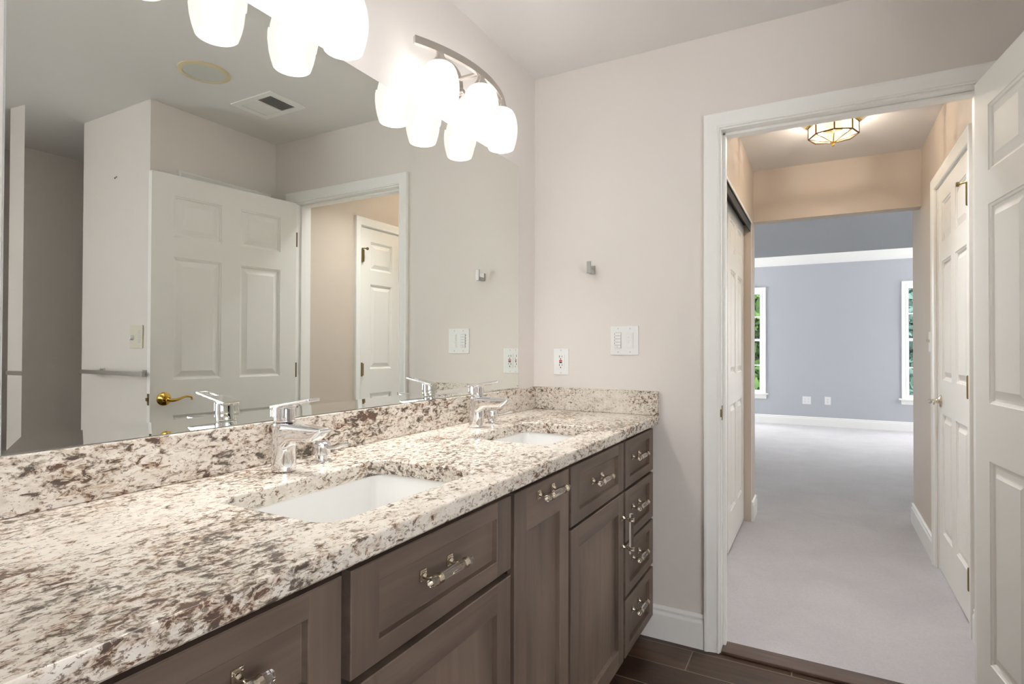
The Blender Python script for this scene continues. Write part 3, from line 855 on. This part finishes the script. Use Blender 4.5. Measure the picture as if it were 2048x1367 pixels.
soap(.103, 1.774, 'small chrome soap dispenser right of the farther faucet')

# ================================================================== MIRROR
bm = B()
my0, my1, mz0, mz1 = .397, 2.159, ZS + .0015, 1.979
bw, bt = .027, .0015
def mr(ins, x): return [(x, my0 + ins, mz0 + ins), (x, my1 - ins, mz0 + ins), (x, my1 - ins, mz1 - ins), (x, my0 + ins, mz1 - ins)]
vs = loops(bm, [mr(0, .0008), mr(0, MIRX + bt - .001), mr(.0006, MIRX + bt), mr(bw, MIRX)], True, True)
for f in bm.faces: f.material_index = 1
for f in vs[-1][0].link_faces:
    f.material_index = 0
for v in vs[-1]:
    for f in v.link_faces: f.material_index = 0
o = obj('mirror', bm, ['mirror', 'mirror_edge'], smooth=0)
tag(o, 'long frameless mirror with a slanted glass border above the backsplash', 'mirror')

# ================================================================== VANITY LIGHTS
def vanity_light(yc, label):
    zb0 = 2.124
    root = empty('vanity_light', (0, yc, zb0)); tag(root, label, 'vanity light', 'vanity lights above the mirror')
    bm = B(); lathe(bm, [(.064, .0005), (.066, .003), (.066, .012), (.060, .018), (.030, .021)], (0, 0, .012), 'x', 36)
    obj('backplate', bm, 'satin_bar', root)
    bm = B(); tube(bm, [(.018, 0, .012), (.126, 0, .012)], .0085, 14); lathe(bm, [(.011, .018), (.011, .030), (.0075, .033)], (0, .042, -.012), 'x', 14)
    obj('arm', bm, 'satin_bar', root)
    # curved flat bar
    Rr = .62; xm = .132
    bm = B(); rings = []
    for k in range(25):
        a = -.47 + .94 * k / 24
        def P(r, z): return (xm - Rr + r * cos(a), r * sin(a), z)
        rings.append([P(Rr - .007, 0), P(Rr + .007, 0), P(Rr + .007, .024), P(Rr - .007, .024)])
    loops(bm, rings)
    obj('curved_bar', bm, 'satin_bar', root, smooth=30)
    for dy in (-.195, 0, .195):
        a = math.asin(dy / Rr); x = xm - Rr + Rr * cos(a)
        bm = B(); lathe(bm, [(.0115, .0), (.0125, -.004), (.0135, -.010), (.0185, -.018), (.0225, -.024), (.0240, -.032), (.0225, -.034)], seg=28)
        h = obj('shade_holder', bm, 'satin_bar', root, loc=(x, dy, 0))
        prof = [(.022, -.0335), (.034, -.0355), (.045, -.043), (.0525, -.056), (.0585, -.075), (.0618, -.098), (.0622, -.118), (.0595, -.144), (.0545, -.166), (.0485, -.185)]
        ins = [(r - .0028, z - (.002 if k < 2 else 0)) for k, (r, z) in enumerate(prof)]
        bm = B(); lathe(bm, prof, seg=40, cap0=False, cap1=False)
        n0 = len(bm.faces)
        lathe(bm, ins, seg=40, cap0=False, cap1=False, mi=1)
        lathe(bm, [prof[-1], ((prof[-1][0] + ins[-1][0]) / 2, -.1862), ins[-1]], seg=40, cap0=False, cap1=False)
        lathe(bm, [prof[0], ins[0]], seg=40, cap0=False, cap1=False)
        s = obj('shade', bm, ['shade_out', 'shade_in'], root, smooth=60, loc=(x, dy, 0))
        s['label'] = 'lit white opal glass barrel shade'
        bm = B(); bmesh.ops.create_icosphere(bm, subdivisions=2, radius=.033); bmesh.ops.translate(bm, verts=bm.verts[:], vec=(0, 0, -.100))
        obj('bulb', bm, 'bulb', s)
    return root
vanity_light(.842, 'three shade vanity light above the nearer sink, cut by the frame top')
vanity_light(1.645, 'three shade vanity light with curved bar above the farther sink')

# ================================================================== WALL FITTINGS
def plate_on(name, fr, u0, u1, z0, z1, label, cat, m='white_plastic', group=None, t=.005):
    root = empty(name, fr((u0 + u1) / 2, 0, (z0 + z1) / 2)); tag(root, label, cat, group)
    c = root.location.copy()
    def fb(bm, ua, ub, oa, ob, za, zb_, bev=0., mi=0):
        p, q = Vector(fr(ua, oa, za)) - c, Vector(fr(ub, ob, zb_)) - c
        box(bm, min(p.x, q.x), max(p.x, q.x), min(p.y, q.y), max(p.y, q.y), za - c.z, zb_ - c.z, bev, 2, mi)
    bm = B(); fb(bm, u0, u1, .0003, t, z0, z1, .0022)
    obj('plate', bm, m, root, smooth=40)
    return root, fb
fD = lambda u, o, z: (u, D - o, z)
def receptacle(root, fb, uc, zc_, gfci, t=.005, sg=1):
    bm = B(); fb(bm, uc - .0165, uc + .0165, t, t + .003, zc_ - .0335, zc_ + .0335, .001)
    f = obj('receptacle', bm, 'white_plastic', root, smooth=40)
    bm = B()
    for zz in (.019, -.019):
        fb(bm, uc - .0078, uc - .0054, t + .003, t + .0034, zc_ + zz - .0045 + .004, zc_ + zz + .0045 + .004)
        fb(bm, uc + .0054, uc + .0074, t + .003, t + .0034, zc_ + zz - .0038 + .004, zc_ + zz + .0038 + .004)
        fb(bm, uc - .0022, uc + .0022, t + .003, t + .0034, zc_ + zz - .0100, zc_ + zz - .0050)
    obj('slots', bm, 'dark_slot', f, smooth=0)
    if gfci:
        bm = B(); fb(bm, uc - .0075, uc + .0075, t + .003, t + .0045, zc_ + .0008, zc_ + .0062, .0006); obj('reset_button', bm, 'red_button', f)
        bm = B(); fb(bm, uc - .0065, uc + .0065, t + .003, t + .0045, zc_ - .0068, zc_ - .0012, .0006); obj('test_button', bm, 'black_button', f)
r, fb = plate_on('wall_outlet', fD, .1005, .1735, 1.067, 1.184, 'white outlet with red and black buttons above the granite splash', 'outlet')
receptacle(r, fb, .137, 1.1255, True)
for z in (1.075, 1.176):
    bm = B(); lathe(bm, [(.003, 0), (.003, -.001)], (0, -.005, z - r.location.z), 'y', 12); obj('screw', bm, 'button', r)
r, fb = plate_on('light_switch', fD, .3685, .4905, 1.158, 1.282, 'white double switch plate between the hook and the doorway', 'switch', t=.006)
bm = B(); fb(bm, .388, .4165, .006, .0085, 1.186, 1.254, .0008); kp = obj('keypad', bm, 'button', r)
for k in range(5):
    bm = B(); fb(bm, .3895, .4150, .0085, .0108, 1.1875 + k * .0134, 1.1980 + k * .0134, .0008); obj('button', bm, 'white_plastic', kp)
bm = B()
for k in range(4): fb(bm, .3862, .3878, .006, .0075, 1.2045 + k * .0134, 1.2090 + k * .0134)
fb(bm, .3990, .4010, .0108, .0112, 1.1905, 1.1935)
obj('indicator', bm, 'dark_slot', kp, smooth=0)
bm = B(); fb(bm, .4405, .4690, .006, .0085, 1.186, 1.254, .0008); kp = obj('dimmer', bm, 'white_plastic', r)
bm = B(); fb(bm, .4440, .4660, .0085, .0115, 1.220, 1.250, .001); obj('paddle', bm, 'white_plastic', kp)
bm = B(); fb(bm, .4440, .4660, .0085, .0105, 1.190, 1.216, .001); obj('paddle', bm, 'white_plastic', kp)
for q in (1.2105, 1.2325):
    bm = B(); fb(bm, .4475, .4530, .0105 if q < 1.22 else .0115, .0110 if q < 1.22 else .0120, q, q + .0012); obj('mark', bm, 'satin', kp, smooth=0)
for u in (.4025, .4547):
    for z in (1.170, 1.270):
        bm = B(); lathe(bm, [(.003, 0), (.003, -.001)], (u - r.location.x, -.006, z - r.location.z), 'y', 12); obj('screw', bm, 'button', r)
# robe hook
r = empty('robe_hook', (.288, D, 1.530)); tag(r, 'small satin steel robe hook on the far wall', 'hook')
bm = B(); box(bm, -.010, .010, -.012, -.0005, -.021, .016, .001); box(bm, -.009, .009, -.050, -.012, -.021, -.004, .001)
obj('base', bm, 'satin', r)
bm = B(); box(bm, -.009, .009, -.058, -.050, -.021, .030, .001)
obj('peg', bm, 'satin', r)
# towel bar on the closet wall
r = empty('towel_bar', (2.02, YC, 1.055)); tag(r, 'square satin steel towel bar seen in the mirror', 'towel bar')
bm = B(); box(bm, -.300, .300, -.072, -.056, -.013, .008, .001); obj('bar', bm, 'satin', r)
for s in (-.205, .205):
    bm = B(); box(bm, s - .012, s + .012, -.060, -.009, -.012, .007, .001); box(bm, s - .0165, s + .0165, -.009, -.0005, -.020, .014, .001); obj('bracket', bm, 'satin', r)
fC = lambda u, o, z: (u, YC - o, z)
r, fb = plate_on('timer_switch', fC, 1.842, 1.958, 1.178, 1.295, 'ivory switch plate with a round knob above the towel bar', 'switch', 'ivory_plastic', t=.006)
bm = B(); lathe(bm, [(.013, 0), (.0125, -.008), (.010, -.013), (.003, -.0135)], (.030, -.006, -.004), 'y', 24); obj('knob', bm, 'white_plastic', r)
bm = B()
for k in range(6): box(bm, -.040, -.018, -.0068, -.006, .026 - k * .0115, .033 - k * .0115, .0005)
obj('button', bm, 'speaker_mesh', r)
for q, dx in enumerate((-.006, .008)):
    bm = B(); lathe(bm, [(.0035, -.0004), (.0042, -.002), (.002, -.0035)], (0, 0, 0), 'y', 12)
    tag(obj('wall_screw', bm, 'black', loc=(2.116 + dx, YC, 2.081 - .004 * q)), 'tiny dark screw in the wall high above the towel bar', 'screw', 'screws above the towel bar')
bm = B(); box(bm, -.030, -.0005, -.03, .03, -.012, .012, .002); box(bm, -.10, -.030, -.008, .008, -.010, .006, .002)
tag(obj('paper_holder', bm, 'black', loc=(XF, 1.62, .56)), 'dark paper holder low on the alcove wall', 'holder')
# hall and bedroom plates
fR = lambda u, o, z: (XHR - o, u, z)
r, fb = plate_on('hall_switch', fR, 3.93, 4.00, 1.172, 1.286, 'white toggle switch on the hall wall past the panel door', 'switch')
bm = B(); box(bm, -.022, -.005, -.004, .004, -.004, .012, .001); obj('toggle', bm, 'ivory_plastic', r)
fW = lambda u, o, z: (u, YW - o, z)
r, fb = plate_on('wall_outlet', fW, .909, 1.024, .336, .453, 'wide white outlet plate at left under the grey bedroom wall', 'outlet')
receptacle(r, fb, .943, .3945, False); receptacle(r, fb, .990, .3945, False)
r, fb = plate_on('wall_outlet', fW, 1.207, 1.289, .340, .458, 'narrow white outlet plate at right under the grey bedroom wall', 'outlet')
receptacle(r, fb, 1.248, .399, False)

# ceiling fittings seen in the mirror
r = empty('ceiling_speaker', (1.297, 1.548, H)); tag(r, 'round cream ceiling speaker reflected near the mirror top', 'speaker')
bm = B(); lathe(bm, [(.108, -.0004), (.107, -.004), (.100, -.007), (.088, -.0075), (.087, -.004)], seg=48); obj('ring', bm, 'cream_ring', r)
bm = B(); lathe(bm, [(.0868, -.0015), (.0868, -.0045), (.07, -.006), (0, -.0072)], seg=48); obj('grille', bm, 'speaker_mesh', r)
r = empty('ceiling_vent', (1.341, 1.920, H)); tag(r, 'white louvred vent in the ceiling reflected in the mirror', 'vent')
bm = B()
X, Y = .153, .108; a, b = .112, .075
for q in ((-X, X, b, Y), (-X, X, -Y, -b), (-X, -a, -b, b), (a, X, -b, b)): box(bm, q[0], q[1], q[2], q[3], -.006, -.0004, .0012)
box(bm, -.008, .008, -b, b, -.006, -.001)
obj('frame', bm, 'trim', r, smooth=30)
bm = B(); box(bm, -a, a, -b, b, -.0012, -.0004); obj('duct', bm, 'vent_dark', r, smooth=0)
for s in (-1, 1):
    bm = B()
    for k in range(11):
        u = s * (.016 + k * .0092)
        loops(bm, [[(u - .0055 * s, y, -.0015), (u + .001 * s, y, -.0055), (u + .002 * s, y, -.0052), (u - .0045 * s, y, -.0013)] for y in (-b, b)])
    obj('louvre', bm, 'trim', r, smooth=0)

# ================================================================== HALL LANTERN
r = empty('ceiling_lantern', (1.222, 3.51, H)); tag(r, 'brass and cut glass lantern on the hall ceiling', 'ceiling light')
def octo(rad, z, n=8, ph=0.): return [Vector((rad * cos(2 * pi * (k) / n + ph), rad * sin(2 * pi * (k) / n + ph), z)) for k in range(n)]
PH = radians(-90 + 1.5)
bm = B(); loops(bm, [octo(.132, -.0004, ph=PH), octo(.136, -.004, ph=PH), octo(.136, -.022, ph=PH), octo(.122, -.026, ph=PH)])
obj('canopy', bm, 'brass', r, smooth=0)
GR, GZ0, GZ1, GZ2 = .119, -.027, -.088, -.122
top, low = octo(GR, GZ0, ph=PH), octo(GR, GZ1, ph=PH)
for k in range(8):
    bm = B()
    q = [top[k], top[(k + 1) % 8], low[(k + 1) % 8], low[k]]
    c = sum(q, Vector()) / 4; nrm = Vector((c.x, c.y, 0)).normalized()
    ins = [p + (c - p) * .22 + nrm * .0025 for p in q]
    loops(bm, [[p - nrm * .001 for p in q], q, ins], True, True)
    obj('side_pane', bm, 'etched_glass', r, smooth=0)
apex = Vector((0, 0, GZ2))
for k in range(8):
    bm = B(); q = [low[k], low[(k + 1) % 8], apex.copy()]
    up = Vector((0, 0, .0012))
    c = sum(q, Vector()) / 3; ins = [p + (c - p) * .22 - up * 2 for p in q]
    loops(bm, [[p + up for p in q], q, ins], True, True)
    obj('bottom_pane', bm, 'lantern_glass', r, smooth=0)
bm = B()
for k in range(8):
    tube(bm, [top[k], low[k]], .0038, 8); tube(bm, [low[k], low[(k + 1) % 8]], .0042, 8); tube(bm, [top[k], top[(k + 1) % 8]], .003, 8); tube(bm, [low[k], apex], .0024, 8)
obj('frame', bm, 'dark_brass', r)
bm = B(); lathe(bm, [(.012, .004), (.014, 0), (.010, -.004), (.005, -.008), (.007, -.013), (.007, -.018), (.003, -.022)], (0, 0, GZ2), seg=18)
obj('finial', bm, 'brass', r)
for s in (-1, 1):
    bm = B(); tube(bm, [(s * .010, 0, -.03), (s * .040, 0, -.055)], .012, 14); k = obj('socket', bm, 'brass', r)
    bm = B(); bmesh.ops.create_icosphere(bm, subdivisions=2, radius=.010); bmesh.ops.scale(bm, verts=bm.verts[:], vec=(1.35, 1, 1)); bmesh.ops.translate(bm, verts=bm.verts[:], vec=(s * .058, 0, -.064))
    obj('bulb', bm, 'hall_bulb', k)

# unseen recessed light added in the hall ceiling to brighten carpet and walls
r = empty('added_recessed_light', (LX, LY, H)); tag(r, 'round recessed ceiling light added inside the hall doorway to brighten the hall', 'ceiling light')
bm = B(); lathe(bm, [(.090, -.0004), (.089, -.004), (.064, -.005), (.0605, -.0012), (.0605, .090), (.0612, .090), (.0612, -.0004)], seg=40, cap0=False, cap1=False); obj('trim_ring', bm, 'trim', r)
bm = B(); lathe(bm, [(.0600, .086), (.0600, .082)], seg=40); obj('lens', bm, 'added_downlight', r)

# ================================================================== OUTDOORS
bm = B(); box(bm, -30, 34, YW + .6, 60, -3.1, -3.0)
struct('ground', bm, 'lawn', 'lawn beyond the bedroom windows', 'lawn')
def leafcloud(bm, pts, size, rnd):
    for p in pts:
        n = Vector((rnd.gauss(0, 1), rnd.gauss(0, 1), rnd.gauss(0, 1) + .4)).normalized()
        t = n.orthogonal().normalized(); t.rotate(Matrix.Rotation(rnd.uniform(0, 6.28), 3, n)); u = n.cross(t)
        s = size * rnd.uniform(.6, 1.3)
        vs = [bm.verts.new(p + t * s), bm.verts.new(p + u * s * .45), bm.verts.new(p - t * s), bm.verts.new(p - u * s * .45)]
        bm.faces.new(vs)
def broadleaf(x, y, h, rad, label):
    rnd = random.Random(int(x * 100) + 3)
    root = empty('tree', (x, y, -3.0)); tag(root, label, 'tree', 'trees outside the bedroom windows')
    bm = B(); tube(bm, [(0, 0, 0), (.05, 0, h * .3), (-.05, .05, h * .6), (0, 0, h * .85)], [.16, .13, .09, .03], 10); obj('trunk', bm, 'bark', root)
    pts = []
    for c in range(90):
        a, zz = rnd.uniform(0, 6.28), rnd.uniform(.25, 1.) * h; rr = rad * rnd.uniform(.2, 1.) * math.sqrt(max(.05, 1 - ((zz / h - .6) / .55) ** 2))
        cc = Vector((rr * cos(a), rr * sin(a), zz))
        for k in range(230):
            d = Vector((rnd.gauss(0, 1), rnd.gauss(0, 1), rnd.gauss(0, .8))) * (.30 * rad / 1.5)
            pts.append(cc + d)
    bm = B(); leafcloud(bm, pts, .12, rnd); obj('foliage', bm, 'leaf', root, smooth=0)
def conifer(x, y, h, rad, label):
    rnd = random.Random(int(x * 100) + 9)
    root = empty('tree', (x, y, -3.0)); tag(root, label, 'tree', 'trees outside the bedroom windows')
    bm = B(); lathe(bm, [(.18, 0), (.12, h * .5), (.02, h)], seg=10); obj('trunk', bm, 'bark', root)
    pts = []
    for lv in range(22):
        zz = h * (.06 + .92 * lv / 21); rr = rad * (1 - zz / h) + .1
        for k in range(9):
            a = rnd.uniform(0, 6.28)
            for j in range(95):
                t = rnd.random(); d = Vector((rr * t * cos(a), rr * t * sin(a), zz - .35 * t * t * rr))
                pts.append(d + Vector((rnd.gauss(0, .09), rnd.gauss(0, .09), rnd.gauss(0, .07))))
    bm = B(); leafcloud(bm, pts, .17, rnd); obj('foliage', bm, 'needle', root, smooth=0)
broadleaf(-.75, 14.5, 6.6, 2.0, 'leafy green tree outside the left bedroom window')
conifer(3.9, 20.0, 9.0, 2.6, 'blue green evergreen outside the right bedroom window')
